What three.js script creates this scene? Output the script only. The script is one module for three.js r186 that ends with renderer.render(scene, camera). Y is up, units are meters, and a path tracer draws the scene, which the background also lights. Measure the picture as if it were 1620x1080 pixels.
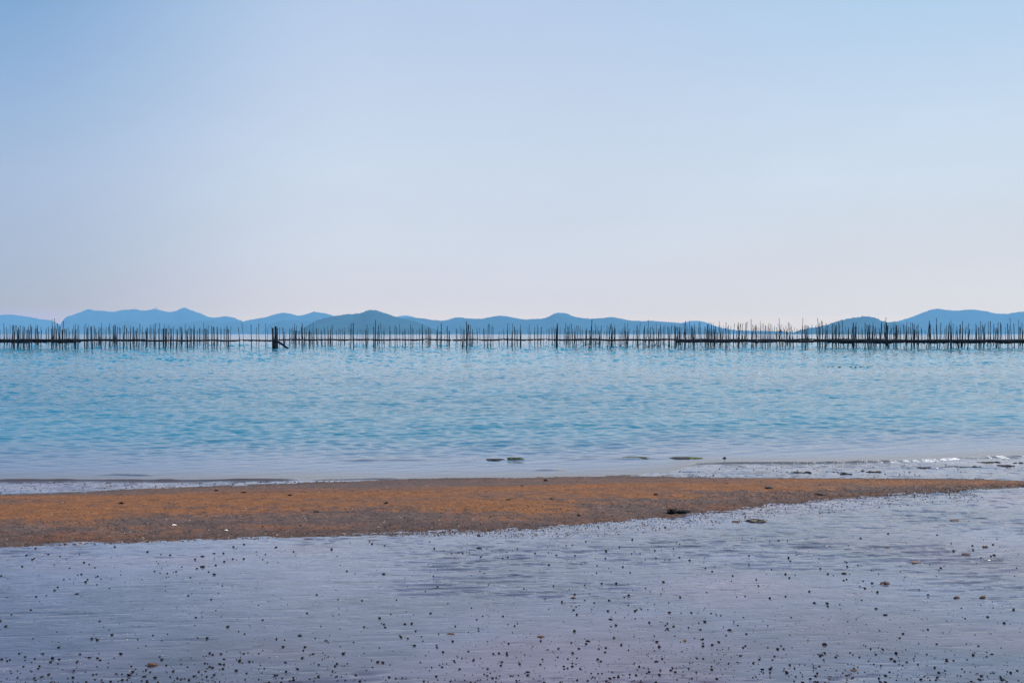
import * as THREE from 'three';
import { mergeGeometries } from 'three/addons/utils/BufferGeometryUtils.js';

// ---------------------------------------------------------------- camera, sky, sun, exposure
const scene = new THREE.Scene();
const F = 1577, HY = 528, EYE = 1.7;                       // focal length and horizon row of the photograph (1620 x 1080), eye height in metres
const camera = new THREE.PerspectiveCamera(2 * Math.atan(540 / F) * 180 / Math.PI, 1.5, 0.1, 40000);
camera.position.set(0, EYE, 0);
camera.rotation.set(-Math.atan((540 - HY) / F), 0, 0);
scene.add(camera);

const EXPOSURE = 1.7;
const HAZE = { density: 1.2e-4, color: [0.25, 0.60, 1.0], ahead: 12700, behind: 680, aside: 13300, top: 250, air: [0.155, 0.448, 0.85] };      // air: how bright endless haze looks
scene.fog = new THREE.FogExp2(new THREE.Color().setRGB(...HAZE.color), HAZE.density);

const lin = c => { c /= 255; return c <= 0.04045 ? c / 12.92 : ((c + 0.055) / 1.055) ** 2.4; };
const smooth = (a, b, x) => { const t = Math.min(1, Math.max(0, (x - a) / (b - a))); return t * t * (3 - 2 * t); };
const mix = (a, b, t) => a + (b - a) * t;

// the air as seen from the beach: columns are azimuth from straight ahead (degrees), rows are elevation
const SKY_EL = [0, 2, 4.5, 8.2, 13, 18.5, 35, 60, 90];
const SKY = {
  left: [[170, 181, 204], [168, 182, 206], [166, 184, 211], [163, 185, 216], [142, 175, 215], [115, 161, 209], [92, 142, 200], [76, 124, 186], [72, 116, 178]],
  mid: [[211, 212, 224], [210, 213, 227], [208, 217, 232], [204, 217, 235], [195, 212, 235], [183, 204, 234], [146, 181, 225], [100, 146, 202], [72, 116, 178]],
  right: [[214, 216, 227], [215, 219, 229], [212, 219, 231], [205, 219, 235], [192, 213, 236], [174, 205, 236], [150, 186, 228], [104, 150, 206], [72, 116, 178]],
};
const hash = (x, y, s) => { let h = Math.imul(x | 0, 374761393) + Math.imul(y | 0, 668265263) + Math.imul(s | 0, 2147483647 - 1013) | 0; h = Math.imul(h ^ (h >>> 13), 1274126177); h = Math.imul(h ^ (h >>> 16), 2246822519); return ((h ^ (h >>> 15)) >>> 0) / 4294967296; };
function noise(x, y, s = 0) {                               // value noise, about -1 to 1
  const i = Math.floor(x), j = Math.floor(y); let u = x - i, v = y - j;
  u = u * u * u * (u * (u * 6 - 15) + 10); v = v * v * v * (v * (v * 6 - 15) + 10);
  return (mix(mix(hash(i, j, s), hash(i + 1, j, s), u), mix(hash(i, j + 1, s), hash(i + 1, j + 1, s), u), v)) * 2 - 1;
}
const fbm = (x, y, s, n = 4) => { let r = 0, a = 0.5; for (let k = 0; k < n; k++) { r += a * noise(x, y, s + k * 17); x = x * 2.03 + 11.3; y = y * 2.03 - 7.1; a *= 0.5; } return r; };
function skyTable(table, el) {
  let k = 0; while (k < SKY_EL.length - 2 && el > SKY_EL[k + 1]) k++;
  const t = Math.min(1, Math.max(0, (el - SKY_EL[k]) / (SKY_EL[k + 1] - SKY_EL[k])));
  return [0, 1, 2].map(i => mix(lin(table[k][i]), lin(table[k + 1][i]), t));
}
{
  const W = 2048, H = 1024, px = new Float32Array(W * H * 4);
  const rows = [];
  for (let j = 0; j < H; j++) {
    const el = ((j + 0.5) / H - 0.5) * 180, e = Math.max(el, 0.05);
    rows.push([skyTable(SKY.left, e), skyTable(SKY.mid, e), skyTable(SKY.right, e)]);
    const flat = Math.cos(e * Math.PI / 180), up = HAZE.top / Math.tan(e * Math.PI / 180);
    for (let i = 0; i < W; i++) {
      const phi = ((i + 0.5) / W - 0.5) * 2 * Math.PI;      // atan2(z, x)
      let az = Math.atan2(Math.cos(phi), -Math.sin(phi)) * 180 / Math.PI; // 0 ahead (-z), + to the right
      const cz = Math.cos(az * Math.PI / 180), cx = Math.abs(Math.sin(az * Math.PI / 180)) + 1e-6;
      const run = Math.min(up, cz > 0 ? HAZE.ahead / cz : HAZE.behind / -cz, HAZE.aside / cx) / flat, T = Math.exp(-HAZE.density * run);
      const veil = 1 + 0.032 * fbm(az * 0.045 + 5, el * 0.16 - az * 0.03, 801, 4) + 0.014 * smooth(0.1, 0.5, fbm(az * 0.12, el * 0.7, 811, 4)) * smooth(4, 9, el);   // thin high veils
      const a = smooth(-30, -8, az) * (1 - smooth(110, 180, az) ), b = smooth(0, 24, az) * (1 - smooth(90, 170, az));
      const o = (j * W + i) * 4, [L, M, R] = rows[j];
      for (let k = 0; k < 3; k++) {
        const seen = mix(mix(L[k], M[k], a), R[k], b) * veil;
        px[o + k] = Math.max(0.02, (seen - HAZE.air[k] * (1 - T)) / T) / EXPOSURE;   // the haze in front of it is real and added by the renderer
      }
      px[o + 3] = 1;
    }
  }
  const sky = new THREE.DataTexture(px, W, H, THREE.RGBAFormat, THREE.FloatType);
  sky.mapping = THREE.EquirectangularReflectionMapping; sky.magFilter = THREE.LinearFilter; sky.needsUpdate = true;
  scene.background = sky; scene.environment = sky;
}
const sun = new THREE.DirectionalLight(new THREE.Color().setRGB(1, 0.95, 0.88), 5);
{
  const az = 74 * Math.PI / 180, el = 58 * Math.PI / 180;
  sun.position.set(Math.sin(az) * Math.cos(el) * 200, Math.sin(el) * 200, -Math.cos(az) * Math.cos(el) * 200 - 20);
  sun.target.position.set(0, 0, -20);
  sun.castShadow = true;
  Object.assign(sun.shadow.camera, { left: -90, right: 90, top: 150, bottom: -60, near: 1, far: 600 });
  sun.shadow.mapSize.set(2048, 2048);
  scene.add(sun, sun.target);
}
const renderer = new THREE.WebGLRenderer({ antialias: true });
renderer.setSize(1024, 682);
renderer.toneMapping = THREE.LinearToneMapping;
renderer.toneMappingExposure = EXPOSURE;
renderer.shadowMap.enabled = true;

// ---------------------------------------------------------------- helpers
function rng(seed) { let s = seed >>> 0; return () => { s = (s + 0x6D2B79F5) >>> 0; let t = Math.imul(s ^ (s >>> 15), 1 | s); t = (t + Math.imul(t ^ (t >>> 7), 61 | t)) ^ t; return ((t ^ (t >>> 14)) >>> 0) / 4294967296; }; }
const ground = (px, py, h = 0) => { const d = (EYE - h) * F / (py - HY); return [(px - 810) / F * d, -d]; };   // where a pixel of the photograph meets level ground
function curve(points) {                                    // monotone smooth curve z(x) through photograph points on the ground
  const w = points.map(([a, b]) => ground(a, b)).sort((p, q) => p[0] - q[0]);
  return along(w);
}
function along(w) {
  return x => {
    if (x <= w[0][0]) return w[0][1];
    if (x >= w[w.length - 1][0]) return w[w.length - 1][1];
    let k = 0; while (x > w[k + 1][0]) k++;
    const [x1, y1] = w[k], [x2, y2] = w[k + 1], [x0, y0] = w[Math.max(0, k - 1)], [x3, y3] = w[Math.min(w.length - 1, k + 2)];
    const m1 = k > 0 ? (y2 - y0) / (x2 - x0) : (y2 - y1) / (x2 - x1), m2 = k + 2 < w.length ? (y3 - y1) / (x3 - x1) : (y2 - y1) / (x2 - x1);
    const h = x2 - x1, t = (x - x1) / h, t2 = t * t, t3 = t2 * t;
    return (2 * t3 - 3 * t2 + 1) * y1 + (t3 - 2 * t2 + t) * h * m1 + (-2 * t3 + 3 * t2) * y2 + (t3 - t2) * h * m2;
  };
}
const counts = {};
function numbered(name) { const n = counts[name] = (counts[name] ?? -1) + 1; return n ? `${name}_${String(n).padStart(3, '0')}` : name; }
function tag(o, name, label, category, group, kind) {
  o.name = numbered(name); o.userData = { label, category };
  if (group) o.userData.group = group;
  if (kind) o.userData.kind = kind;
  o.traverse(m => { if (m.isMesh) m.castShadow = m.receiveShadow = true; });
  scene.add(o); return o;
}
function part(parent, name, geometry, material) { const m = new THREE.Mesh(geometry, material); m.name = name; m.castShadow = m.receiveShadow = true; parent.add(m); return m; }
function structure(o, name, label) { o.name = name; o.userData = { kind: 'structure', label }; o.receiveShadow = true; scene.add(o); return o; }
const ORD = ['second', 'third', 'fourth', 'fifth', 'sixth', 'seventh', 'eighth', 'ninth', 'tenth', 'eleventh', 'twelfth', 'thirteenth', 'fourteenth'];
function inOrder(groups) {                                  // look-alikes of one place are told apart by their order from the left
  for (const list of Object.values(groups)) {
    if (list.length === 1) { delete list[0].userData.group; continue; }
    list.sort((a, b) => a.position.x / -a.position.z - b.position.x / -b.position.z).forEach((o, k) => { o.userData.label = (k === 0 ? 'leftmost' : k === list.length - 1 ? 'rightmost' : `${ORD[k - 1]}-from-left`) + ' ' + o.userData.label; });
  }
}
const rgb = (r, g, b) => new THREE.Color().setRGB(r, g, b);
const std = (r, g, b, rough = 0.9, more = {}) => new THREE.MeshPhysicalMaterial({ color: rgb(r, g, b), roughness: rough, specularIntensity: r < 0.05 ? 0.25 : 0.7, ...more });
// a sheet over a grid of places: at(i, j) gives x, z; look(x, z) gives height, slope in x, slope in z, and colour
function sheet(nx, nz, at, look, rows) {
  const n = nx * nz, P = new Float32Array(n * 3), N = new Float32Array(n * 3), C = new Float32Array(n * 3), I = new Uint32Array((nx - 1) * (nz - 1) * 6), out = [0, 0, 0, 0, 0, 0];
  let o = 0;
  for (let j = 0; j < nz; j++) for (let i = 0; i < nx; i++, o += 3) {
    const [x, z] = at(i, j); look(x, z, out, j);
    const l = 1 / Math.hypot(out[1], 1, out[2]);
    P[o] = x; P[o + 1] = out[0]; P[o + 2] = z; N[o] = -out[1] * l; N[o + 1] = l; N[o + 2] = -out[2] * l; C[o] = out[3]; C[o + 1] = out[4]; C[o + 2] = out[5];
  }
  o = 0;
  for (let j = 0; j < nz - 1; j++) for (let i = 0; i < nx - 1; i++) {
    const a = j * nx + i, b = a + 1, c = a + nx, d = c + 1;
    I[o++] = a; I[o++] = b; I[o++] = c; I[o++] = b; I[o++] = d; I[o++] = c;      // rows run away from the camera
  }
  const g = new THREE.BufferGeometry();
  g.setAttribute('position', new THREE.BufferAttribute(P, 3)); g.setAttribute('normal', new THREE.BufferAttribute(N, 3)); g.setAttribute('color', new THREE.BufferAttribute(C, 3));
  g.setIndex(new THREE.BufferAttribute(I, 1)); return g;
}
// steps that grow with distance, so that the far ground is as coarse as it looks
function graded(from, to, step) { const r = [from]; while (r[r.length - 1] < to) r.push(r[r.length - 1] + step(r[r.length - 1])); return r; }

// ---------------------------------------------------------------- the shore's outlines
const sandFront = curve([[-500, 884], [0, 867], [300, 857], [540, 848], [700, 843], [800, 840], [900, 833], [1000, 824], [1090, 816], [1180, 806], [1240, 799], [1320, 791], [1400, 786], [1480, 780], [1560, 775], [1620, 771], [1700, 768]]);
const sandBack = curve([[-500, 796], [0, 784], [180, 778], [400, 770], [620, 763], [860, 759], [1000, 757], [1300, 758], [1500, 759], [1620, 763], [1700, 766]]);
const waterLine = curve([[-600, 760], [0, 761], [250, 761], [430, 759], [600, 761], [800, 758], [900, 756], [1000, 752], [1060, 746], [1110, 735], [1300, 733], [1440, 729], [1540, 725], [1620, 722], [1900, 716]]);

// ---------------------------------------------------------------- mudflat
function mudHeight(x, z) {
  const s = waterLine(x) - z;                               // metres beyond the waterline
  let h = Math.min(0.012, Math.max(-0.6, -0.013 * s));
  const right = smooth(0.2, 3.5, x + (z + 7) * -0.5), q = 0.25 * x * 0.35 + z;
  const patch = smooth(-0.05, 0.5, fbm(x * 0.45 + 3, z * 0.9, 5, 3) + 0.28 * right);
  const near = smooth(-11, -8.5, z);
  const pits = Math.max(0, noise(x * 4.2, q * 19, 35) - 0.40) * (0.2 + 1.3 * patch) + 0.7 * Math.max(0, noise(x * 9.5, q * 34, 36) - 0.43) * (0.18 + 1.2 * patch);
  h += (0.00012 + 0.0010 * patch * patch) * noise(x * 6, q * 11, 31) + (0.00014 + 0.0016 * patch * patch) * noise(x * 7.7, q * 25, 32) - 0.012 * pits + (0.00022 + 0.0003 * patch) * noise(x * 24, z * 52, 33) + 0.00016 * noise(x * 60, z * 110, 37) + 0.0012 * noise(x * 0.8, z * 1.1, 34);
  const edge = sandFront(x) - z;                            // ragged, grainy margin against the sand
  if (edge > -0.9 && s < 0) { const m = smooth(-0.9, 0, edge); h += m * 0.004 * Math.max(0, noise(x * 6, z * 16, 41) + 0.2) * (0.3 + 0.7 * smooth(-1, 2.5, x)); }
  if (s > -0.9 && s < 0.2) h += 0.004 * Math.max(0, noise(x * 3, z * 10, 43) - 0.1) * smooth(-0.9, -0.6, s) * smooth(0.2, -0.1, s);
  return h;
}
{
  const half = [0]; let x = 0;
  while (x < 7) { x += x < 5.6 ? 0.0135 : 0.06; half.push(x); }
  while (x < 140) { x *= 1.25; half.push(x); }
  const xs = [...half.slice(1).reverse().map(v => -v), ...half];
  const zs = [-60, -40, -25, -15, -9, -5, -2, 0, 1.5, 2.6, 3.3, 3.8, ...graded(4.2, 13.5, d => d * d / 1695 * 0.62), 14.5, 17, 22, 40];
  const w = mudHeight, e = 0.004;
  const g = sheet(xs.length, zs.length, (i, j) => [xs[i], -zs[j]], (x, z, o) => {
    const h = w(x, z); o[0] = h; o[1] = (w(x + e, z) - h) / e; o[2] = (w(x, z + e) - h) / e;
    const t = fbm(x * 0.7, z * 1.1, 71, 3), k = (0.84 + 0.42 * t + 0.16 * noise(x * 9, z * 14, 75) + 0.12 * noise(x * 3, z * 8, 79)) * mix(1, 1.3, smooth(-5.2, -7.6, z)), s = smooth(0.4, 0.9, fbm(x * 0.5 + 9, z * 0.8, 77, 3) + 0.45);
    o[3] = mix(0.050, 0.066, s) * k; o[4] = mix(0.054, 0.056, s) * k; o[5] = mix(0.082, 0.080, s) * k;
  });
  structure(new THREE.Mesh(g, new THREE.MeshPhysicalMaterial({ vertexColors: true, roughness: 0.09, ior: 1.6 })), 'mudflat', 'wet grey tidal mudflat with a film of water reflecting the sky');
}

// ---------------------------------------------------------------- sandbar
const sandT = (x, z) => { const a = sandFront(x), b = sandBack(x); return (a - z) / (a - b); };
function sandHeight(x, z) {
  const a = sandFront(x) + 0.10 * fbm(x * 1.7, 3, 91, 3) + 0.05 * noise(x * 9, z * 6, 92), b = sandBack(x) - 0.06 * fbm(x * 1.3, 9, 93, 3);
  const f = a - z, r = z - b, wide = Math.max(0.2, a - b);
  const up = Math.min(1, f / (0.55 * wide)), down = Math.min(1, r / (0.4 * wide));
  const rise = Math.min(1, wide / 2.2);
  let h = 0.012 + 0.062 * rise * Math.sin(Math.PI / 2 * Math.max(-0.4, up)) * Math.sin(Math.PI / 2 * Math.max(-0.4, Math.min(1, down * 1.1)));
  if (f < 0) h = 0.012 + f * 0.05; else if (r < 0) h = 0.012 + r * 0.05;
  return h + 0.0035 * fbm(x * 2.2, z * 4, 95, 3) + 0.0018 * noise(x * 30, z * 26, 96);
}
{
  const xs = [-80, -40, -20, -12, -9, -7.6]; for (let x = -6.6; x < 6.9; x += 0.0135) xs.push(x); xs.push(7.2, 7.6);
  const zs = graded(7.3, 12.0, d => 0.019), w = sandHeight, e = 0.006;
  const g = sheet(xs.length, zs.length, (i, j) => [xs[i], -zs[j]], (x, z, o) => {
    const h = w(x, z); o[0] = h; o[1] = (w(x + e, z) - h) / e; o[2] = (w(x, z + e) - h) / e;
    const t = sandT(x, z), n = fbm(x * 0.55, z * 2.2, 101, 4), fine = hash(Math.round(x * 70), Math.round(z * 50), 7) - 0.5, mid = noise(x * 12, z * 18, 103);
    const crest = smooth(0.15, 0.44, t + 0.34 * n + 0.05 * mid) * (1 - smooth(0.56, 0.90, t + 0.30 * n + 0.04 * mid));          // dry ochre crest between two grey margins
    const ochre = Math.min(1, Math.max(0, 0.08 + 0.45 * noise(x * 1.1, z * 7, 111) + 0.3 * mid) * 0.7 + crest * (0.86 + 0.34 * noise(x * 0.7, z * 5.2, 105) + 0.12 * mid));
    const k = (0.92 + 0.16 * mid + 0.75 * fine * fine * Math.sign(fine) * 2);
    const wet = 1 - 0.12 * (1 - smooth(-0.02, 0.12, t)) - 0.12 * smooth(0.9, 1.02, t);
    const rust = (1 - smooth(0.02, 0.24, t + 0.14 * n)) * (0.6 + 0.6 * noise(x * 5, z * 9, 107)), seam = 0.5 + 0.5 * noise(x * 0.5, z * 9, 109);
    o[3] = mix(mix(0.046, 0.058, seam), 0.110, ochre) * k * wet * (1 - 0.10 * rust); o[4] = mix(mix(0.034, 0.041, seam), 0.046, ochre) * k * wet * (1 - 0.25 * rust); o[5] = mix(mix(0.036, 0.038, seam), 0.019, ochre) * k * wet * (1 - 0.34 * rust);
  });
  structure(new THREE.Mesh(g, new THREE.MeshPhysicalMaterial({ vertexColors: true, roughness: 0.8, specularIntensity: 0.25 })), 'sandbar', 'low ochre sandbar with grey pebbly edges between mudflat and sea');
}
const shoreHeight = (x, z) => { const t = sandT(x, z); return t > -0.02 && t < 1.02 ? Math.max(sandHeight(x, z), mudHeight(x, z)) : mudHeight(x, z); };

// ---------------------------------------------------------------- sea
const WAVES = [];
{
  const r = rng(4021);
  for (let k = 0; k < 64; k++) {
    const L = 0.16 * Math.pow(26, k / 63), dir = (r() + r() + r() - 1.5) * 0.62 + 0.10, w = 2 * Math.PI / L;   // wave length 0.16 to 4.2 m, crests mostly along the shore
    const slope = 0.060;
    WAVES.push({ L, kx: Math.sin(dir) * w, kz: Math.cos(dir) * w, w, a: slope / w, p: r() * 6.283, gs: 0.16 / Math.sqrt(L), go: Math.floor(r() * 900) });
  }
}
const ripples = [                                           // small waves that run up the shore: photograph points, height, width
  { z: curve([[-300, 763], [0, 761], [120, 760.5], [300, 761], [390, 760], [470, 759.5]]), x0: -9, x1: -2.35, a: 0.025, w: 0.062 },
  { z: curve([[100, 752], [140, 752], [180, 751], [215, 752], [260, 752]]), x0: -5.1, x1: -4.2, a: 0.015, w: 0.075 },
  { z: curve([[430, 760], [540, 759], [640, 757]]), x0: -2.5, x1: -1.2, a: 0.017, w: 0.06 },
  { z: curve([[1090, 736], [1120, 733.5], [1300, 732.5], [1440, 729], [1540, 725], [1620, 722], [1800, 718]]), x0: 2.2, x1: 9, a: 0.019, w: 0.08 },
  { z: curve([[880, 727], [960, 726], [1080, 725], [1120, 724]]), x0: 0.55, x1: 2.3, a: 0.016, w: 0.12 },
  { z: curve([[520, 729], [640, 728], [770, 728]]), x0: -2.4, x1: -0.3, a: 0.018, w: 0.10 },
  { z: curve([[820, 745], [860, 744], [900, 744]]), x0: 0.0, x1: 0.75, a: 0.012, w: 0.08 },
];
function seaLook(x, z, o, spacing) {
  const d = -z, s = waterLine(x) - z;                       // s: metres from the waterline
  const shore = smooth(-0.1, 3.8, s), calm = 1 - 0.86 * smooth(150, 215, d + 10 * noise(x * 0.02, z * 0.02, 201));
  const gust = 0.80 + 0.32 * noise(x * 0.05, z * 0.11, 203) + 0.16 * noise(x * 0.3, z * 0.5, 204);
  const lee = 1 + 0.5 * smooth(46, 60, d);
  const amp = (0.06 + 0.94 * shore) * Math.max(0.2, gust) * calm * lee;
  const young = 0.26 + 0.019 * d;                            // the longest waves: the wind blows off the land and raises them as it goes
  let h = 0, sx = 0, sz = 0;
  for (const v of WAVES) {
    if (v.L > 0.9 && shore < 0.05) continue;
    const far = d > 300 ? 0 : smooth(0.25, 1.0, v.L / (spacing * 0.55));        // what is finer than the sheet is left to its gloss
    if (far <= 0.02) { if (d > 300) continue; }
    const g = 0.55 + 0.75 * noise(x * v.gs * 1.1 + v.go, z * v.gs * 2.2, 300), ph = v.kx * x + v.kz * z + v.p, a = v.a * amp * Math.max(0, g) , c = Math.cos(ph) + 0.45 * Math.cos(2 * ph + 0.9);
    const k = (0.95 + 0.05 * far) / (1 + (v.L / young) ** 2.5);
    if (far > 0.3) h += a * k * Math.sin(ph);
    sx += a * v.kx * c * k; sz += a * v.kz * c * k;
  }
  let edge = 0;
  if (d < 18) for (const r of ripples) {
    if (x < r.x0 || x > r.x1) continue;
    const q = (z - r.z(x)) / r.w; if (Math.abs(q) > 4) continue;
    const f = smooth(r.x0, r.x0 + 0.4, x) * smooth(r.x1, r.x1 - 0.4, x) * (0.75 + 0.4 * noise(x * 1.3, r.w * 50, 211) + 0.35 * noise(x * 5, r.w * 70, 212)), wq = q > 0 ? 0.55 : 1.5;   // steep towards the land
    const b = r.a * f * Math.exp(-q * q / (wq * wq)); h += b; sz += b * -2 * q / (wq * wq) / r.w; edge = Math.max(edge, b / r.a);
  }
  o[0] = h + 0.0; o[1] = sx; o[2] = sz;
  const silt = Math.max(1 - smooth(0.0, 1.1, s), edge * 0.95), deep = smooth(0.6, 6, s), open = smooth(40, 62, d + 3 * noise(x * 0.06, z * 0.1, 221)), n = 1 + 0.14 * fbm(x * 0.08, z * 0.16, 223, 3);
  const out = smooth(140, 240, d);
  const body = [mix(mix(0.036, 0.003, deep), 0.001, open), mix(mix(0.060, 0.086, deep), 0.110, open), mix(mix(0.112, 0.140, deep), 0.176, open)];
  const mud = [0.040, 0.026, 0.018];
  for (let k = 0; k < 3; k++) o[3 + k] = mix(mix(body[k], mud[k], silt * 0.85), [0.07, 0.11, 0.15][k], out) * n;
}
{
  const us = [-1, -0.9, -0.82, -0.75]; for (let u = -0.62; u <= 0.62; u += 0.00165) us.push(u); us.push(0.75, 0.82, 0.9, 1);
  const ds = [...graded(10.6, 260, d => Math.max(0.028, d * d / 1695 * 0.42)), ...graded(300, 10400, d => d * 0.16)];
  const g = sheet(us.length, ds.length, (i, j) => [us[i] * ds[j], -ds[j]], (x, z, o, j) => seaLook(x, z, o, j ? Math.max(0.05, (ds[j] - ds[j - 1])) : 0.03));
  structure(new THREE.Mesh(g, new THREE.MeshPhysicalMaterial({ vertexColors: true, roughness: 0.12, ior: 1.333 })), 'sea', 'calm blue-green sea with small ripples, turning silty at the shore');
}

// ---------------------------------------------------------------- hills and islands across the water
const forest = new THREE.MeshPhysicalMaterial({ vertexColors: true, roughness: 1, specularIntensity: 0 });
function hills(label, dist, depth, tree, ridge, seed) {
  const w = ridge.map(([a, b]) => [(a - 810) / F * dist, EYE + (HY - b) / F * dist]), top = along(w), x0 = w[0][0], x1 = w[w.length - 1][0];
  const nx = Math.max(60, Math.min(420, Math.round((x1 - x0) / dist * F / 1.6))), nz = 26, P = [], C = [], I = [];
  for (let j = 0; j < nz; j++) for (let i = 0; i < nx; i++) {
    const x = mix(x0, x1, i / (nx - 1)), v = j / (nz - 1) * 2 - 1, H = Math.max(0, top(x)), av = Math.abs(v);
    const spur = 0.16 * fbm(x / depth * 1.6, v * 1.5, seed, 3), prof = Math.max(0, 1 - (av + spur * av) ** 1.5);
    const crest = 1 - smooth(0, 0.25, av);
    let y = H * prof * (1 + 0.25 * fbm(x / depth * 3, v * 3, seed + 9, 4) * (1 - crest)) + tree * noise(x / (tree * 1.9), v * 9, seed + 4) * crest * (H > 4 ? 1 : 0);
    if (av > 0.96 || i === 0 || i === nx - 1) y = -6;
    P.push(x * (1 - v * depth / dist), y, -dist + v * depth);
    const n = 1 + 0.5 * fbm(x / 90, v * depth / 60, seed + 21, 4);
    C.push(0.013 * n, 0.038 * n, 0.050 * n);
  }
  for (let j = 0; j < nz - 1; j++) for (let i = 0; i < nx - 1; i++) { const a = j * nx + i, b = a + 1, c = a + nx, d = c + 1; I.push(a, c, b, b, c, d); }
  const g = new THREE.BufferGeometry();
  g.setAttribute('position', new THREE.Float32BufferAttribute(P, 3)); g.setAttribute('color', new THREE.Float32BufferAttribute(C, 3)); g.setIndex(I); g.computeVertexNormals();
  structure(new THREE.Mesh(g, forest), numbered('hills'), label);
}
hills('pale blue ridge at the left edge of the horizon', 9800, 900, 5, [[-140, 512], [-80, 500], [-30, 497], [0, 498], [12, 497], [40, 500], [62, 504], [84, 508], [105, 520], [118, 529]], 11);
hills('long pale blue ridge with a mast and a pointed summit at left', 9300, 1000, 5, [[86, 529], [96, 511], [104, 502], [114, 498], [124, 495], [133, 491], [139, 489.5], [150, 491], [163, 491.5], [178, 493], [190, 490.5], [203, 489.5], [212, 488.5], [222, 491], [233, 490.5], [245, 489.5], [256, 491.5], [266, 493.5], [277, 491.5], [286, 487.5], [291, 486], [298, 488.5], [310, 493], [322, 498], [334, 502], [345, 502], [356, 500.5], [366, 502], [376, 505], [388, 510], [402, 520], [412, 529]], 12);
hills('pale twin-topped hills left of the dark peaked island', 9000, 900, 4, [[358, 529], [376, 513], [390, 507], [405, 504], [420, 501], [436, 497], [450, 494.5], [462, 496.5], [472, 499], [484, 496.5], [496, 493], [506, 494], [518, 496.5], [532, 502], [548, 512], [566, 529]], 13);
hills('low blue hill below the long left ridge', 7900, 600, 3, [[160, 529], [172, 517], [186, 510], [198, 506], [204, 505.5], [214, 508], [226, 514], [236, 520], [246, 529]], 14);
hills('rounded mid-blue hills below the pointed summit', 7700, 700, 3, [[226, 529], [236, 519], [246, 511.5], [258, 509], [274, 510], [290, 510.5], [306, 508.5], [322, 506.5], [336, 507], [346, 510], [358, 509], [372, 508], [384, 511], [398, 517], [412, 529]], 15);
hills('gently rounded blue hill left of the dark peaked island', 7300, 600, 3, [[412, 529], [424, 515], [436, 509], [450, 506.5], [464, 506], [480, 507], [494, 508.5], [512, 514], [526, 529]], 16);
hills('dark peaked island in the middle of the horizon', 4700, 600, 3, [[462, 529], [478, 520], [494, 510], [506, 505], [518, 501.5], [532, 499], [546, 497], [560, 496], [570, 494.5], [580, 491], [588, 489.5], [596, 490.5], [606, 494], [618, 498], [630, 501.5], [646, 505.5], [664, 511], [684, 519], [706, 529]], 17);
hills('long blue island with a round knob right of the peak', 7000, 700, 3, [[600, 529], [618, 514], [634, 504], [650, 502.5], [668, 503.5], [686, 506], [702, 507], [712, 504.5], [722, 502], [736, 503], [750, 504], [764, 503.5], [776, 501], [790, 499], [802, 500], [816, 503], [830, 505], [846, 504], [860, 503.5], [870, 499.5], [878, 495.5], [886, 494.5], [895, 495.5], [905, 499.5], [918, 502.5], [934, 504], [950, 503.5], [968, 501.5], [980, 503.5], [996, 506.5], [1014, 507.5], [1030, 507], [1050, 508.5], [1070, 510], [1088, 512], [1104, 517], [1120, 522], [1138, 529]], 18);
hills('very pale hilltop behind the long island', 11200, 600, 4, [[590, 520], [606, 510], [622, 503], [634, 499.5], [642, 499], [652, 501], [668, 507], [684, 516], [700, 529]], 19);
hills('faint rounded hill behind the right end of the long island', 10600, 700, 4, [[1040, 529], [1062, 516], [1080, 510], [1094, 507.5], [1104, 507], [1114, 509], [1130, 515.5], [1150, 520], [1180, 523], [1220, 523.5], [1250, 525], [1276, 529]], 20);
hills('dark islet with a ragged treeline right of the gap', 5200, 500, 5.5, [[1252, 529], [1262, 524], [1272, 521], [1284, 518.5], [1296, 516.5], [1310, 513.5], [1322, 509], [1334, 505.5], [1346, 503], [1358, 501.5], [1368, 500], [1376, 500], [1386, 502.5], [1396, 507], [1406, 509.5], [1416, 508.5], [1426, 511], [1438, 517], [1450, 529]], 21);
hills('pale blue ridge at the right edge of the horizon', 8300, 900, 5, [[1392, 529], [1408, 514], [1424, 507.5], [1440, 502], [1456, 496.5], [1470, 491], [1482, 488.5], [1490, 488.5], [1502, 490.5], [1516, 491], [1530, 489.5], [1546, 490], [1560, 492], [1576, 495.5], [1592, 496], [1606, 494], [1620, 493], [1660, 489], [1710, 496], [1760, 512], [1790, 529]], 22);
{
  const d = 9150, mast = new THREE.Group(), steel = std(0.12, 0.12, 0.13, 0.6), y = EYE + (HY - 490.5) / F * d;
  mast.position.set((246.5 - 810) / F * d, y - 4, -d);
  part(mast, 'pole', new THREE.CylinderGeometry(2.0, 4.0, 38, 6).translate(0, 19, 0), steel);
  part(mast, 'antenna_ring', new THREE.CylinderGeometry(3.6, 3.6, 2.6, 8).translate(0, 27, 0), steel);
  tag(mast, 'radio_mast', 'thin radio mast on the distant left ridge', 'mast');
}

// ---------------------------------------------------------------- seaweed farm: poles, nets, stakes
const R = rng(77);
const wood = [std(0.012, 0.012, 0.015, 0.9), std(0.016, 0.014, 0.014, 0.9), std(0.009, 0.010, 0.014, 0.9)];
function poleShape(seed, bend) {                            // unit height pole above water, with its foot under the surface
  const r = rng(seed), n = 8, g = new THREE.CylinderGeometry(0.62, 1, 1.18, 6, n), p = g.attributes.position, a = r() * 6.28, b = r() * 6.28;
  for (let k = 0; k < p.count; k++) {
    const t = p.getY(k) / 1.18 + 0.5, y = t * 1.18 - 0.18, kink = bend * Math.sin(t * 2.6 + b) + bend * 0.4 * Math.sin(t * 7 + a), swell = 1 + 0.10 * Math.sin(t * 40);
    p.setXYZ(k, p.getX(k) * swell + kink * Math.cos(a) , y, p.getZ(k) * swell + kink * Math.sin(a));
  }
  g.computeVertexNormals(); return g;
}
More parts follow.
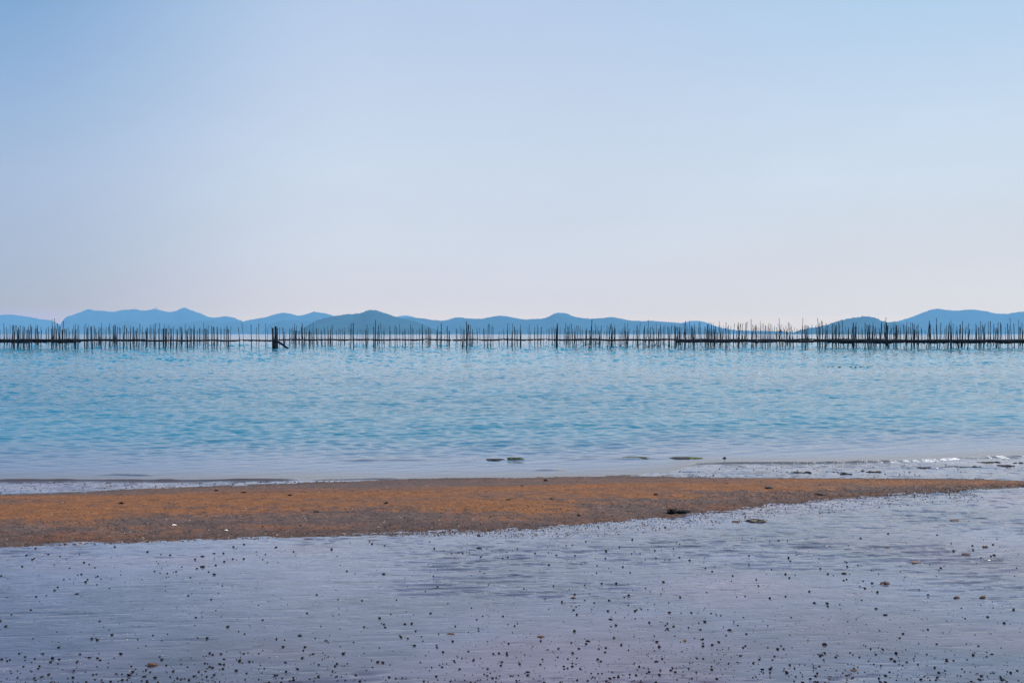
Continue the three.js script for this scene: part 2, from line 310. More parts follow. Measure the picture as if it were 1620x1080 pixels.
const poleShapes = [0, 1, 2, 3, 4, 5, 6].map(k => poleShape(300 + k, 0.25 + 0.35 * k / 6));
const zones = [
  [-100, 95, 'at the far left edge of the rack line'], [95, 215, 'below the flat left part of the mast ridge'], [215, 315, 'below the distant radio mast and pointed summit'],
  [315, 425, 'in the gap left of the three-stake cluster'], [425, 500, 'just right of the three-stake cluster'], [500, 690, 'in front of the dark peaked island'],
  [690, 840, 'between the peaked island and the round knob'], [840, 940, 'below the round knob of the long island'], [940, 1100, 'by the broken sticks below the long island'],
  [1100, 1260, 'before the pale gap between the islands'], [1260, 1440, 'in front of the tree-topped islet'], [1440, 1530, 'below the left part of the right-hand ridge'], [1530, 1800, 'at the far right edge of the rack line'],
];
const zoneOf = px => zones.find(z => px >= z[0] && px < z[1])[2];
const poleKinds = poleShapes.flatMap((g, k) => wood.map(m => new THREE.Mesh(g, m)));
const placed = [];
function pole(px, d, topPy, radius, lean, row) {            // lean in degrees, + to the right
  const y = EYE + (HY - topPy) / F * d, h = y / Math.cos(lean * Math.PI / 180);
  placed.push({ px, d, y, h, radius, lean, row, topPy });
}
// notable poles read off the photograph: column, top row, lean, radius
for (const [px, top, lean, r] of [[6, 512, 0, .06], [15, 514, 1, .05], [22, 515, 0, .05], [36, 515, 0, .05], [45, 517, 0, .08], [82, 505, 0, .055], [86, 504, -3, .06], [92, 512, -5, .10], [99, 508, 2, .09], [118, 512, 0, .05], [123, 514, 2, .07], [136, 512, -4, .07], [160, 511, 0, .06], [172, 512, 1, .06], [181, 518, 0, .07], [185, 520, 0, .07], [206, 520, 0, .08], [211, 517, -3, .05], [246, 511, 0, .055], [252, 511, -1, .065], [258, 520, 0, .10], [261, 520, 1, .09], [270, 520, 0, .11], [278, 521, 0, .05], [297, 520, 0, .08], [322, 511, 0, .05], [329, 514, -2, .05], [335, 516, 0, .10], [338, 517, -2, .09], [343, 517, 1, .11], [349, 522, 2, .06], [357, 521, 0, .06],
  [384, 510, -4, .05], [409, 512, 0, .06], [420, 512, 1, .05], [466, 512, 0, .05], [478, 511, 0, .075], [495, 512, 0, .06], [555, 512, 1, .09], [559, 511, -1, .11], [594, 506, 1, .085], [603, 511, -3, .06], [625, 515, 0, .07], [649, 513, 0, .06], [668, 512, 0, .05], [698, 512, 1, .10], [738, 509, 0, .12], [772, 513, 2, .10], [775, 512, -3, .06], [803, 511, 0, .05], [811, 512, 1, .06], [882, 511, 1, .085], [895, 511, -1, .06], [936, 505, 1, .10], [942, 512, -2, .05], [967, 511, 2, .06], [990, 512, -4, .05], [993, 511, 1, .055], [1012, 511, 4, .05], [1026, 506, 0, .06], [1039, 512, -3, .05], [1063, 514, 0, .05], [1083, 512, -1, .05], [1099, 512, 0, .07], [1132, 515, 1, .08],
  [1139, 508, -3, .06], [1152, 514, 2, .05], [1173, 512, -4, .06], [1189, 505, -1, .075], [1217, 511, 0, .05], [1234, 503, -3, .055], [1249, 511, 0, .05], [1270, 503, 3, .055], [1296, 503, -6, .06], [1307, 512, 0, .05], [1318, 512, 1, .10], [1324, 513, 0, .06], [1355, 512, -3, .05], [1369, 511, 0, .075], [1373, 514, -5, .09], [1402, 502, 0, .07], [1404, 510, -6, .10], [1414, 512, 0, .06], [1435, 509, 1, .06], [1441, 510, -3, .06], [1453, 513, 0, .07], [1483, 503, -2, .075], [1505, 506, 0, .06], [1523, 508, 1, .08], [1533, 512, 2, .06], [1552, 508, 3, .07], [1567, 508, 0, .08], [1583, 511, 1, .09], [1600, 503, -4, .06], [1605, 512, -2, .10], [1612, 506, 0, .055]])
  pole(px, 108 + 12 * R(), top - 0.3, r * 0.8, lean, 0);
function fill(a, b, n, d0, d1, topA, topB, lean, row, rad) { for (let k = 0; k < n; k++) { const px = R() < 0.45 ? a + (b - a) * (k + R()) / n : R() < 0.55 && placed.length ? Math.min(b, Math.max(a, placed[placed.length - 1].px + (R() - 0.5) * 9)) : a + (b - a) * R(); pole(px, mix(d0, d1, R()), mix(topA, topB, R() ** 0.8), rad * (0.6 + 0.8 * R()), (R() + R() - 1) * lean, row); } }
fill(-14, 245, 46, 106, 120, 511.5, 522, 5, 1, 0.055); fill(245, 315, 7, 110, 122, 516, 523, 3, 1, 0.05); fill(360, 428, 8, 112, 126, 512, 522, 5, 1, 0.05);
fill(445, 700, 24, 122, 140, 512, 523, 5, 1, 0.055); fill(700, 905, 20, 120, 138, 512, 523, 5, 1, 0.055); fill(905, 1110, 36, 106, 128, 511, 524, 9, 1, 0.05);
fill(1110, 1634, 64, 105, 124, 509, 521, 6, 1, 0.055);
{
  const group = {};
  placed.forEach((q, k) => {
    const o = poleKinds[(k * 5 + Math.floor(q.px)) % poleKinds.length].clone(), top = Math.tan(q.lean * Math.PI / 180) * q.y;
    const rr = Math.max(0.035, q.radius * 0.82);
    o.scale.set(rr, q.h, rr); o.rotation.set((R() - 0.5) * 0.08, 0, -q.lean * Math.PI / 180, 'XYZ'); o.rotateY(R() * 6.28);
    o.position.set((q.px - 810) / F * q.d - top * 0.6, 0, -q.d);
    const girth = rr > 0.060 ? 'thick' : rr > 0.045 ? 'slim' : 'very thin', tall = q.topPy < 509 ? 'tall' : q.topPy < 517 ? 'medium-height' : 'short', lean = Math.abs(q.lean) < 1.3 ? 'upright' : q.lean > 0 ? 'right-leaning' : 'left-leaning';
    const label = `${tall} ${girth} ${lean} dark pole ${zoneOf(q.px)}`;
    (group[label] ??= []).push(o);
    tag(o, 'wooden_pole', label, 'pole', `${tall} ${girth} ${lean} poles ${zoneOf(q.px)}`);
  });
  inOrder(group);
}
{                                                           // far, hair-thin poles of the racks behind: nobody could count them
  const n = 860, m = new THREE.InstancedMesh(poleShapes[2], wood[1], n), M = new THREE.Matrix4(), Q = new THREE.Quaternion(), r = rng(909);
  for (let k = 0; k < n; k++) {
    let px = -20 + 1660 * r(); if (px > 360 && px < 430) px += 90;
    if (px > 450 && px < 880 && r() < 0.35) px += 620;
    const d = 118 + 80 * r(), h = 1.9 + (px > 1080 ? 1.5 : 1.1) * r(), lean = (r() + r() - 1) * (px > 900 ? 0.14 : 0.07), rad = 0.030 + 0.03 * r();
    M.compose(new THREE.Vector3((px - 810) / F * d, 0, -d), Q.setFromEuler(new THREE.Euler(0, 0, lean)), new THREE.Vector3(rad, h, rad)); m.setMatrixAt(k, M);
  }
  tag(m, 'far_poles', 'hair-thin far poles of the seaweed racks behind the front row', 'poles', null, 'stuff');
}
const netMat = std(0.008, 0.009, 0.012, 0.9), ropeMat = std(0.010, 0.010, 0.012, 0.9);
function bar(a, b, r, n = 5) { const d = b.clone().sub(a), g = new THREE.CylinderGeometry(r, r, d.length(), n); g.applyQuaternion(new THREE.Quaternion().setFromUnitVectors(new THREE.Vector3(0, 1, 0), d.normalize())); return g.translate((a.x + b.x) / 2, (a.y + b.y) / 2, (a.z + b.z) / 2); }
function rack(px0, px1, d, pyLine, wide, drop, heavy, label, seed) {
  const t = new THREE.Group(), r = rng(seed), x0 = (px0 - 810) / F * d, x1 = (px1 - 810) / F * d, y = EYE + (HY - pyLine) / F * d, len = x1 - x0, n = Math.round(len / 1.6);
  t.position.set((x0 + x1) / 2, 0, -d);
  const sag = x => y + 0.035 * Math.sin(x * 1.3 + seed) + 0.03 * noise(x * 0.8, seed, 5);
  for (const k of [-1, 1]) { const c = new THREE.CatmullRomCurve3(Array.from({ length: n + 1 }, (_, i) => { const x = -len / 2 + len * i / n; return new THREE.Vector3(x, sag(x) , k * wide / 2); })); part(t, 'long_rope', new THREE.TubeGeometry(c, n * 2, heavy ? 0.035 : 0.028, 4), ropeMat); }
  const strands = [], tufts = [];
  for (let k = 1; k < 5; k++) for (let i = 0; i < n; i++) { const xa = -len / 2 + len * i / n, xb = -len / 2 + len * (i + 1) / n, z = -wide / 2 + wide * k / 5; strands.push(bar(new THREE.Vector3(xa, sag(xa) - 0.03, z), new THREE.Vector3(xb, sag(xb) - 0.03, z), 0.012, 3)); }
  for (let i = 0; i <= n * 5; i++) { const x = -len / 2 + len * i / (n * 5); strands.push(bar(new THREE.Vector3(x, sag(x) - 0.02, -wide / 2), new THREE.Vector3(x, sag(x) - 0.02, wide / 2), 0.012, 3)); }
  part(t, 'net', mergeGeometries(strands), netMat).userData.kind = 'stuff';
  const m = Math.round(len * (heavy ? 26 : 14));
  for (let k = 0; k < m; k++) { const x = (r() - 0.5) * len, s = drop * (0.45 + 0.4 * r()); tufts.push(new THREE.IcosahedronGeometry(1, 0).scale(0.10 + 0.22 * r(), s, 0.06 + 0.06 * r()).rotateZ((r() - 0.5) * 0.5).translate(x, sag(x) - s * 0.7, (r() - 0.5) * wide)); }
  part(t, 'hanging_seaweed', mergeGeometries(tufts), netMat).userData.kind = 'stuff';
  tag(t, 'seaweed_net', label, 'net');
}
rack(-60, 120, 115, 537.2, 2.4, 0.30, true, 'thick dark seaweed net at the far left edge of the rack line', 501);
rack(-60, 225, 124, 536.8, 1.8, 0.18, true, 'long dark net behind the left edge poles, tapering towards the mast ridge', 502);
rack(205, 432, 128, 537.7, 1.6, 0.15, false, 'thin low net line left of the three-stake cluster', 503);
rack(440, 700, 138, 536.6, 1.6, 0.15, false, 'thin dark net line in front of the peaked island', 504);
rack(690, 930, 136, 536.6, 1.6, 0.15, false, 'thin dark net line below the round knob of the long island', 505);
rack(900, 1130, 130, 536.6, 2.0, 0.15, true, 'sagging dark net above the broken sticks below the long island', 506);
rack(1070, 1330, 120, 538.8, 2.2, 0.18, true, 'lower dark net in front of the pale gap between the islands', 507);
rack(1110, 1400, 142, 536.4, 1.8, 0.16, false, 'upper thin net line behind the tree-topped islet poles', 508);
rack(1310, 1660, 117, 538.0, 2.6, 0.30, true, 'thick dark seaweed net at the right edge of the rack line', 509);
rack(1300, 1660, 127, 537.2, 2.0, 0.22, true, 'second dark net just behind the thick right edge net', 510);
{
  const d = 114, at = (px, py) => new THREE.Vector3((px - 436) / F * d, EYE + (HY - py) / F * d, 0), t = new THREE.Group();
  t.position.set((436 - 810) / F * d, 0, -d);
  const stake = (px, top, r, z, lean) => { const g = poleShape(700 + px, 0.15), p = at(px, top); g.scale(r, p.y, r); g.rotateZ(-lean); g.translate(p.x, 0, z); part(t, 'stake', g, wood[2]); };
  stake(432, 519, 0.15, 0.1, -0.01); stake(435, 516, 0.19, -0.12, 0.01); stake(439, 518.5, 0.10, 0.15, 0.0);
  const a = at(435, 537.5), b = at(457.5, 551.3), beam = new THREE.BoxGeometry(1, 0.24, 0.16, 8, 2, 2), dir = b.clone().sub(a), p = beam.attributes.position;
  for (let k = 0; k < p.count; k++) { const tt = p.getX(k) + 0.5; p.setXYZ(k, p.getX(k) * dir.length(), p.getY(k) * (1.15 - 0.4 * tt) + 0.03 * Math.sin(tt * 5), p.getZ(k) + 0.03 * Math.sin(tt * 7)); }
  beam.rotateZ(Math.atan2(dir.y, dir.x)); beam.translate((a.x + b.x) / 2, (a.y + b.y) / 2, 0.32); beam.computeVertexNormals();
  part(t, 'plank', beam, wood[2]);
  part(t, 'rope_lashing', new THREE.TorusGeometry(0.34, 0.05, 6, 14).rotateX(Math.PI / 2).translate(-0.05, at(436, 541).y, 0), ropeMat);
  tag(t, 'stake_cluster', 'cluster of three thick dark stakes with a plank sloping down into the water', 'stakes');
}
{                                                           // broken sticks lying at the foot of the poles
  const r = rng(61), side = [[918, 549, 'leftmost'], [934, 550, 'second from left'], [952, 548, 'third from left'], [975, 550, 'fourth from left'], [990, 551, 'middle'], [1004, 550, 'right of the middle'], [1018, 551, 'third from right'], [1030, 552, 'second from right'], [1046, 549, 'rightmost']];
  for (const [px, py, where] of side) {
    const [x, z] = ground(px, py), len = 0.9 + 1.3 * r(), tilt = (r() < 0.5 ? 1 : -1) * (0.75 + 0.5 * r()), t = new THREE.Group(); t.position.set(x, 0, z);
    part(t, 'stick', poleShape(800 + px, 0.3).scale(0.035, len, 0.035).rotateZ(tilt), wood[2]);
    part(t, 'twig', poleShape(830 + px, 0.3).scale(0.022, len * 0.5, 0.022).rotateZ(-tilt * 0.6).translate(-Math.sin(tilt) * len * 0.4, Math.cos(tilt) * len * 0.35, 0), wood[2]);
    tag(t, 'broken_stick', `${where} of the broken sticks slanting from the water under the long island`, 'stick');
  }
}
{                                                           // small dark floats on the near water
  const g = new THREE.SphereGeometry(1, 8, 6).scale(0.075, 0.028, 0.05), m = std(0.02, 0.025, 0.03, 0.5), names = ['leftmost', 'second', 'third', 'fourth', 'fifth', 'sixth', 'rightmost'];
  [1311, 1318, 1329, 1347, 1354, 1362, 1374].forEach((px, k) => { const o = new THREE.Mesh(g, m), [x, z] = ground(px, 581 - (k % 2) * 0.5); o.position.set(x, 0.015, z); o.scale.x = 0.7 + 0.6 * R(); tag(o, 'net_float', `${names[k]} small dark float in the short row on the open water at right`, 'float'); });
}

// ---------------------------------------------------------------- shore details
function lump(seed, sx, sy, sz, rough = 0.35, detail = 2) {
  const g = new THREE.IcosahedronGeometry(1, detail), p = g.attributes.position;
  for (let k = 0; k < p.count; k++) { const x = p.getX(k), y = p.getY(k), z = p.getZ(k), n = 1 + rough * (noise(x * 1.7 + seed, y * 1.7 + z * 1.9, seed) + 0.5 * noise(x * 4 + seed, z * 4 - y * 3, seed + 3)); p.setXYZ(k, x * n * sx, y * n * sy, z * n * sz); }
  g.computeVertexNormals(); return g;
}
const M = {
  black: std(0.006, 0.006, 0.007, 0.85), kelp: std(0.009, 0.008, 0.008, 0.85), green: std(0.035, 0.052, 0.010, 0.85), stone: std(0.06, 0.05, 0.046, 0.8), darkStone: std(0.018, 0.016, 0.016, 0.8),
  rust: std(0.052, 0.024, 0.016, 0.85), tan: std(0.13, 0.085, 0.062, 0.85), shell: std(0.62, 0.58, 0.54, 0.6), paleStone: std(0.34, 0.29, 0.26, 0.8), snail: std(0.006, 0.006, 0.008, 0.75), snailBrown: std(0.016, 0.010, 0.008, 0.75),
};
function drop(o, px, py, sink = 0, h = null) { let [x, z] = ground(px, py, 0.012); for (let k = 0; k < 3; k++) [x, z] = ground(px, py, shoreHeight(x, z)); o.position.set(x, (h ?? Math.max(shoreHeight(x, z), -0.004)) - sink, z); return o; }
const scaleAt = py => EYE / (py - HY);                      // metres per photograph pixel on the ground there
// a flat dark mat of weed, made of a few lobes
function weed(px, py, w, hgt, label, name = 'seaweed_clump', mat = M.kelp) {
  const t = new THREE.Group(), s = scaleAt(py), r = rng(px * 7 + py), lobes = Math.max(3, Math.round(w / 4));
  for (let k = 0; k < lobes; k++) {
    const u = lobes > 1 ? k / (lobes - 1) - 0.5 : 0;
    part(t, 'frond', lump(px + k, w * s * 0.75 / lobes * (0.5 + 0.9 * r()), hgt * s * (0.12 + 0.34 * r() * r()), w * s * 0.20 * (0.6 + 0.6 * r()), 0.5, 2).rotateY(r() * 0.5).translate(u * w * s * 0.85, hgt * s * 0.08, (r() - 0.5) * w * s * 0.45), mat);
  }
  drop(t, px, py, 0.002); return tag(t, name, label, 'seaweed');
}
function rock(px, py, w, h, mat, label, cap, name = 'rock') {
  if (py > 840) { w *= 0.8; h *= 0.8; }
  const t = new THREE.Group(), s = scaleAt(py);
  part(t, 'stone', lump(px, w * s / 2, h * s * 0.9, w * s * 0.3, 0.4, 3), mat);
  if (cap) part(t, 'algae', lump(px + 5, w * s / 2.1, h * s * 0.55, w * s * 0.28, 0.45, 3).translate(0.05 * w * s, h * s * 0.42, 0), cap);
  drop(t, px, py, h * s * 0.15); return tag(t, name, label, 'rock');
}
rock(814, 730, 24, 4.4, M.darkStone, 'small wet rock capped with green algae at the sea edge, right of a darker rock', M.green);
rock(784, 730, 34, 2.8, M.darkStone, 'low dark bare rock in the shallows, left of the green-capped rock');
rock(755, 729.5, 16, 1.2, M.darkStone, 'flat sliver of rock at the left end of the rocks in the shallows');
rock(1003, 727, 46, 2.2, M.darkStone, 'long low reef hump covered with green weed, left of a smaller green hump', M.green);
rock(1084, 726, 44, 2.4, M.darkStone, 'low green weed-covered hump in the shallows, farthest right of the green ones', M.green);
rock(915, 727.5, 58, 0.8, M.stone, 'thin brown sand rib barely above the water between two green rocks');
rock(1147, 726, 6, 3, M.black, 'tiny black stone alone in the shallows right of the green humps');
rock(884, 745.5, 20, 1.4, M.tan, 'tan pebble patch just under the water before the sandbar');
weed(1267, 747.5, 32, 3.4, 'dark weed strand, leftmost on the wet strip behind the sandbar');
weed(1320, 747, 26, 2.4, 'thin dark weed strand between two larger clumps on the wet strip');
weed(1337, 749.5, 20, 4.4, 'short black weed clump in the middle of the wet strip behind the sandbar');
weed(1380, 746, 28, 2.6, 'dark weed strand right of the black clump on the wet strip');
weed(1462, 740, 22, 3.6, 'ragged dark weed tangle below the foam line, left of several clumps');
weed(1508, 738.5, 18, 2.2, 'thin dark weed strand below the foam line, right of the ragged tangle');
weed(1527, 739.5, 14, 3, 'small dark weed clump below the foam line, third from the right edge');
weed(1546, 739, 16, 4, 'dark weed clump below the foam line, second from the right edge');
weed(1568, 732, 34, 3, 'long black weed strand touching the foam near the right edge');
weed(1594, 736.5, 22, 3.6, 'dark weed clump at the right edge below the foam');
weed(1612, 732.5, 14, 3, 'small weed tuft at the extreme right edge beside the foam');
weed(1484, 743, 12, 2, 'small weed speck below the ragged tangle on the wet strip');
weed(1552, 757.5, 14, 2, 'dark weed scrap at the sea side edge of the right end of the sandbar');
{                                                           // the black driftwood on the sand's lower margin
  const s = scaleAt(810), t = new THREE.Group(), g = poleShape(990, 0.6).scale(0.015, 30 * s, 0.022).rotateZ(-Math.PI / 2 + 0.03);
  part(t, 'trunk', g.translate(-14 * s, 0.016, 0), M.black);
  part(t, 'root_end', lump(993, 0.045, 0.017, 0.03, 0.5, 3).translate(-12 * s, 0.026, 0.01), M.black);
  part(t, 'snag', poleShape(991, 0.5).scale(0.007, 0.07, 0.007).rotateZ(0.9).translate(-12 * s, 0.02, 0), M.rust);
  part(t, 'knot', lump(994, 0.04, 0.012, 0.03, 0.5, 2).translate(3 * s, 0.02, 0), M.black);
  drop(t, 1076, 811.5, 0.006); tag(t, 'driftwood', 'black driftwood piece on the lower edge of the sandbar', 'driftwood');
}
rock(1196, 825, 28, 3.6, M.darkStone, 'flat pile of broken dark and pale shell stones on the wet mud below the driftwood', M.stone, 'stone_pile');
rock(1191, 824, 7, 4, M.paleStone, 'pale chip on top of the flat stone pile on the mud');
rock(1165, 825.5, 14, 2, M.rust, 'low rusty smear of shingle left of the flat stone pile');
rock(1217, 773, 12, 4.5, M.darkStone, 'dark pebble on the ochre crest, right part of the sandbar', M.stone, 'pebble');
rock(1296, 782.5, 15, 2.4, M.black, 'flat black bark piece on the right part of the sandbar', null, 'bark_piece');
rock(190, 797, 9, 3, M.black, 'black pebble on the left part of the sandbar crest', null, 'pebble');
rock(274, 830, 6, 1.3, M.shell, 'white shell piece on the grey lower sand at left', null, 'shell_piece');
rock(357, 839, 5, 1.6, M.shell, 'pale shell chip right of the white shell on the grey sand', null, 'shell_piece');
rock(458, 784, 7, 2, M.black, 'tiny dark stone on the sand crest, right of the black pebble', null, 'pebble');
rock(385, 779.5, 9, 2, M.black, 'dark flat stone at the upper sand edge, left of centre', null, 'pebble');
rock(610, 797, 6, 3.5, M.darkStone, 'dark stone on the orange crest left of the middle', null, 'pebble');
rock(863, 761.5, 6, 3, M.black, 'black stone at the water edge in the middle of the sandbar', null, 'pebble');
rock(826, 769, 6, 2, M.darkStone, 'small brown stone just below the water edge in the middle', null, 'pebble');
rock(804, 791, 8, 2, M.darkStone, 'flat brown stone on the crest in the middle of the sandbar', null, 'pebble');
rock(872, 790, 8, 2, M.darkStone, 'brown stone on the crest right of the flat brown stone', null, 'pebble');
rock(1038, 783, 7, 2.2, M.black, 'dark stone on the crest above the driftwood', null, 'pebble');
rock(916, 816, 7, 3, M.darkStone, 'dark stone on the grey margin left of the driftwood', null, 'pebble');
rock(341, 777, 7, 2.5, M.darkStone, 'dark lump on the wet upper margin of the sandbar at left', null, 'pebble');
rock(500, 810, 8, 2, M.darkStone, 'brown stone at the lower edge of the ochre band', null, 'pebble');
rock(240, 1053.5, 21, 6, M.rust, 'rusty brown clod on the mud near the bottom left', null, 'clod');
rock(972, 1010.5, 6, 5, M.tan, 'tan and brown pebble on the mud right of the green pebble', null, 'pebble');
rock(909, 1000, 6, 5, M.green, 'green algae-covered pebble on the mud, bottom middle', null, 'pebble');
rock(856, 1008.5, 15, 3, M.rust, 'flat rusty chip on the mud left of the green pebble', null, 'clod');
rock(907, 947, 10, 4, M.rust, 'pale rusty clod on the mud above the green pebble', null, 'clod');
rock(1452, 890, 20, 3, M.tan, 'low heap of pale shell bits on the mud at upper right', null, 'shell_heap');
rock(1403, 924.5, 20, 5, M.rust, 'reddish heap of shell bits on the mud right of centre', null, 'shell_heap');
rock(1557, 946.5, 12, 5, M.rust, 'brown clod on the mud near the right edge', null, 'clod');
rock(1516, 946.5, 9, 4, M.rust, 'small red-brown clod left of the brown clod near the right edge', null, 'clod');
rock(1560, 866, 10, 4, M.rust, 'red-brown clod on the mud at the upper right', null, 'clod');
rock(1530, 877.5, 14, 2.4, M.rust, 'flat red sliver on the mud left of the upper right clod', null, 'clod');
rock(1405, 867, 9, 2, M.rust, 'thin red fragment on the mud right of the middle', null, 'clod');
rock(1512, 823.5, 18, 1.4, M.rust, 'thin reddish streak of bark on the mud below the right end of the sandbar', null, 'bark_piece');
rock(1306, 1021, 9, 5, M.darkStone, 'dark lumpy clod on the mud, lower right', null, 'clod');
rock(1352, 1062, 14, 3, M.rust, 'flat brown chip on the mud near the bottom right', null, 'clod');
rock(714, 1004, 18, 3, M.rust, 'thin brown crumb trail on the mud below the middle', null, 'clod');
rock(1155, 998, 9, 4, M.darkStone, 'pair-like dark crumb on the mud right of the tan pebble', null, 'clod');
rock(1085, 1015, 8, 4, M.tan, 'tan crumb on the mud right of the tan and brown pebble', null, 'clod');
{                                                           // mud snails
  const prof = [[0.0, 1.0], [0.16, 0.82], [0.12, 0.76], [0.30, 0.52], [0.26, 0.46], [0.44, 0.18], [0.40, 0.12], [0.52, -0.18], [0.48, -0.45], [0.30, -0.66], [0.0, -0.72]].map(p => new THREE.Vector2(...p));
  const shell = new THREE.LatheGeometry(prof, 9).rotateZ(-1.25).translate(0, 0.36, 0), low = lump(41, 0.75, 0.42, 0.55, 0.35, 1).translate(0, 0.25, 0), long = lump(42, 1.0, 0.36, 0.45, 0.4, 1).translate(0, 0.2, 0);
  const shapes = [shell, low, shell, long, shell], mats = [M.snail, M.snail, M.snailBrown, M.snail], kinds = shapes.flatMap(g => mats.map(m => new THREE.Mesh(g, m)));
  const r = rng(2024), list = [];
  for (const [px, py, s] of [[145, 1069, 4], [81, 1043, 5], [74, 1069, 5], [189, 1036, 5], [80, 1042, 4], [378, 1047, 6], [320, 898, 5], [757, 848, 4], [758, 868, 5], [240, 1085, 4], [143, 1012, 4], [152, 1014, 4], [175, 1006, 4], [326, 1011, 4], [330, 1035, 4], [473, 1007, 4], [481, 1025, 4], [359, 993, 4], [55, 945, 3], [89, 930, 3], [46, 966, 3], [308, 978, 3], [414, 982, 3], [485, 971, 3], [500, 942, 3], [606, 909, 4], [600, 979, 4], [651, 988, 4], [655, 1023, 4], [575, 993, 3], [720, 992, 3], [597, 1049, 4], [605, 1050, 4], [615, 1073, 4], [690, 1072, 4], [794, 1049, 4], [1005, 968, 4], [1008, 966, 3], [995, 943, 4], [964, 951, 4], [1057, 996, 4], [1040, 1017, 4], [1113, 1024, 4], [1127, 1061, 5], [1116, 985, 4], [1232, 1028, 4], [1246, 1066, 6], [1290, 955, 4], [1310, 956, 4], [1402, 974, 4], [1337, 908, 4], [1336, 919, 3], [1390, 938, 4], [1470, 942, 3], [1565, 977, 4], [1591, 987, 5], [1606, 966, 5], [1500, 1045, 4], [1542, 1038, 5], [1420, 1035, 5], [1602, 1066, 5], [1160, 912, 3], [1117, 900, 3], [1250, 915, 3], [1510, 872, 3], [1540, 864, 3], [1575, 879, 4], [1407, 845, 3], [1484, 847, 2.6], [1186, 880, 3], [1092, 887, 3], [959, 873, 4], [588, 861, 3], [232, 874, 3.5], [268, 879, 3], [40, 879, 3], [33, 897, 3], [84, 935, 3], [524, 870, 4], [368, 866, 3], [367, 885, 3], [340, 895, 3], [385, 862, 3], [180, 866, 3], [1053, 835, 3.4]]) list.push([px, py, s]);
  while (list.length < 1500) {
    const py = 850 + 234 * (1 - r() ** 1.65), px = -10 + 1640 * r(), [x, z] = ground(px, py, 0.012);
    if (sandFront(x) - z > -0.12) continue;
    const dens = 0.25 + 1.1 * smooth(0, 0.5, fbm(x * 1.1, z * 1.4, 131, 3) + 0.18); if (r() > dens) continue;
    list.push([px, py, (1.0 + 2.6 * r() ** 3 + 0.9 * r()) * (0.8 + 0.4 * (py - 850) / 230)]);
  }
  list.sort((a, b) => b[2] - a[2]);
  const cols = ['near the left edge', 'left of the middle', 'in the middle', 'right of the middle', 'near the right edge'], rowsN = ['high on the wet mud', 'halfway down the wet mud', 'low on the wet mud', 'along the bottom edge'];
  const rest = [], seen = {};
  list.forEach(([px, py, s], k) => {
    const w = s * scaleAt(py) * (k < 90 ? 0.78 : 0.9), turn = r() * 6.28, tone = Math.floor(r() * kinds.length);
    if (k >= 292) { rest.push([px, py, w, turn]); return; }
    const o = kinds[tone].clone(); drop(o, px, py, w * 0.06); o.scale.setScalar(w); o.rotation.y = turn;
    const c = cols[Math.min(4, Math.max(0, Math.floor(px / 324)))], q = rowsN[py < 905 ? 0 : py < 965 ? 1 : py < 1025 ? 2 : 3], size = s > 4.4 ? 'large' : s > 3.3 ? 'medium' : 'small', hue = mats[tone % 4] === M.snailBrown ? 'brownish' : 'black', form = [, 'rounded', , 'oblong'][Math.floor(tone / 4)] ?? 'pointed';
    const label = `${size} ${hue} ${form} snail shell ${q} ${c}`;
    (seen[label] ??= []).push(o);
    tag(o, 'snail_shell', label, 'snail shell', `${size} ${hue} ${form} snail shells ${q} ${c}`);
  });
  inOrder(seen);
  const m = new THREE.InstancedMesh(low, M.snail, rest.length), o = new THREE.Object3D();
  rest.forEach(([px, py, w, turn], k) => { drop(o, px, py, 0); o.scale.setScalar(w); o.rotation.set(0, turn, 0); o.updateMatrix(); m.setMatrixAt(k, o.matrix); });
  tag(m, 'tiny_snail_shells', 'scatter of tiny dark snail shells and crumbs over the wet mud', 'snail shells', null, 'stuff');
}
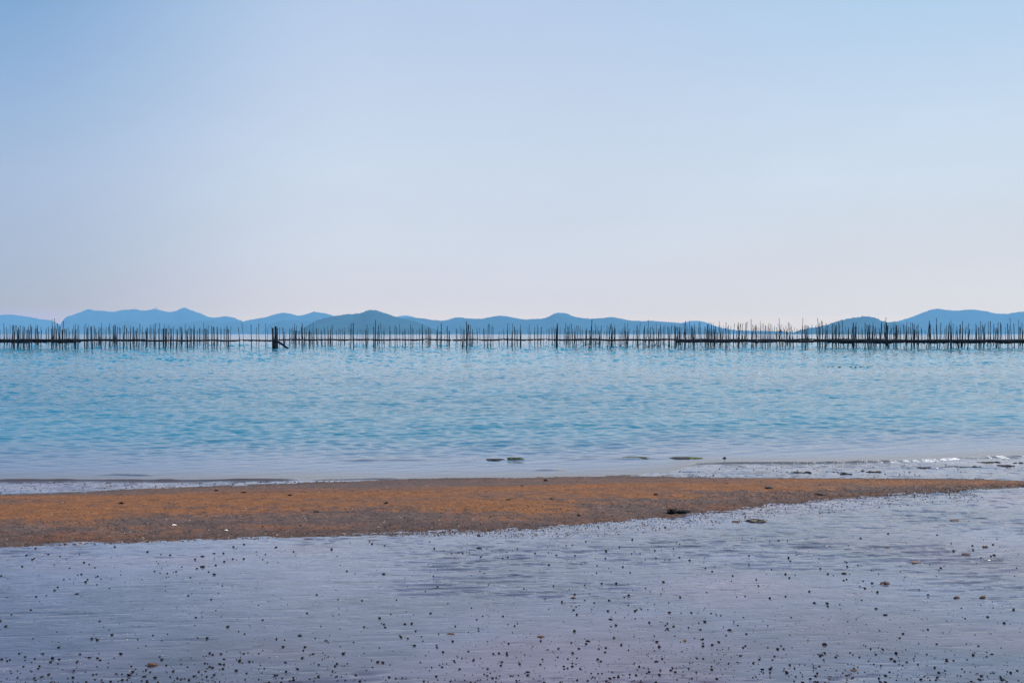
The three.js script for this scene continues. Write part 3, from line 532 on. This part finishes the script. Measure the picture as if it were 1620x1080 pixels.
{                                                           // grit: pebbles and shell crumbs on the sand, crumbs on the mud, foam on the right-hand wavelet
  const r = rng(555), g = lump(51, 1, 0.55, 0.8, 0.3, 1), o = new THREE.Object3D();
  const scatter = (name, label, n, mat, place, tones) => {
    const m = new THREE.InstancedMesh(g, mat, n), c = new THREE.Color();
    for (let k = 0; k < n; k++) { const [x, z, s] = place(); o.position.set(x, shoreHeight(x, z) + s * 0.1, z); o.rotation.set(0, r() * 6.28, 0); o.scale.setScalar(s); o.updateMatrix(); m.setMatrixAt(k, o.matrix); const t = tones[Math.floor(r() * tones.length)], b = 0.7 + 0.6 * r(); m.setColorAt(k, c.setRGB(t[0] * b, t[1] * b, t[2] * b)); }
    tag(m, name, label, 'grit', null, 'stuff');
  };
  const white = std(1, 1, 1, 0.9, { specularIntensity: 0.25 });
  scatter('sand_grit', 'coarse grit and shell crumbs over the sandbar', 15000, white, () => {
    for (;;) { const x = -6 + 13 * r(), a = sandFront(x), b = sandBack(x), t = r() ** 1.4; if (t > 0.36 && r() < 0.6) continue; return [x, mix(a + 0.05, b, t), 0.003 + (t < 0.3 ? 0.009 : 0.006) * r() * r()]; }
  }, [[0.035, 0.025, 0.022], [0.07, 0.045, 0.03], [0.10, 0.06, 0.04], [0.11, 0.075, 0.055], [0.02, 0.015, 0.014], [0.07, 0.03, 0.02], [0.045, 0.03, 0.025], [0.03, 0.022, 0.02], [0.085, 0.05, 0.032], [0.20, 0.165, 0.14]]);
  scatter('margin_grit', 'dark and rusty grit along the ragged wet margin of the sandbar', 3600, white, () => { const x = -1.5 + 6.4 * r() ** 1.3, z = sandFront(x) + 0.6 * r() ** 1.8 * smooth(-1.6, 1.4, x) + 0.06 * r(); return [x, z, 0.003 + 0.006 * r() * r()]; }, [[0.03, 0.02, 0.018], [0.07, 0.034, 0.024], [0.09, 0.06, 0.045], [0.015, 0.013, 0.013], [0.04, 0.028, 0.024], [0.02, 0.017, 0.016], [0.18, 0.15, 0.13]]);
  scatter('mud_crumbs', 'fine dark crumbs and shell flecks over the mudflat', 3600, white, () => { for (;;) { const px = -20 + 1660 * r(), py = 800 + 285 * r(), [x, z] = ground(px, py); if (sandFront(x) - z > -0.08) continue; if (px < 700 && r() < 0.6) continue; return [x, z, 0.0016 + 0.0022 * r()]; } }, [[0.02, 0.018, 0.018], [0.03, 0.025, 0.022], [0.02, 0.018, 0.018], [0.05, 0.03, 0.022], [0.02, 0.018, 0.018], [0.30, 0.27, 0.24]]);
  scatter('strip_crumbs', 'dark crumbs on the wet strip behind the sandbar', 900, white, () => { for (;;) { const x = r() < 0.5 ? -6.5 + 5 * r() : 2 + 4.8 * r(), a = sandBack(x), b = waterLine(x), z = mix(a, b, r()); if (a - b < 0.15) continue; return [x, z, 0.003 + 0.008 * r() ** 3]; } }, [[0.02, 0.018, 0.018], [0.03, 0.024, 0.022], [0.05, 0.035, 0.03]]);
  const look = [0, 0, 0, 0, 0, 0], line = ripples[3].z, n = 1500, m = new THREE.InstancedMesh(lump(52, 1, 0.7, 0.8, 0.3, 1), new THREE.MeshPhysicalMaterial({ color: rgb(0.82, 0.82, 0.82), roughness: 0.6 }), n);
  for (let k = 0; k < n; k++) {
    let x; do { x = 3.2 + 4.4 * Math.sqrt(r()); } while (0.5 * noise(x * 4, 1, 611) + noise(x * 27, 3, 612) < -0.3 + 1.1 * r());
    const s = (0.0022 + 0.0045 * r() * r()) * (0.6 + 0.5 * smooth(4, 6.5, x));
    const fz = line(x) + 0.03 + (r() - 0.35) * 0.10 * (0.5 + smooth(4, 7, x) * 1.8); seaLook(x, fz, look, 0.03); o.position.set(x, Math.max(look[0], mudHeight(x, fz)) + s * 0.2, fz); o.rotation.set(0, r() * 6.28, 0); o.scale.set(s * 1.5, s, s); o.updateMatrix(); m.setMatrixAt(k, o.matrix);
  }
  tag(m, 'sea_foam', 'broken line of white foam on the wavelet at the right shore', 'foam', null, 'stuff');
}
renderer.render(scene, camera);
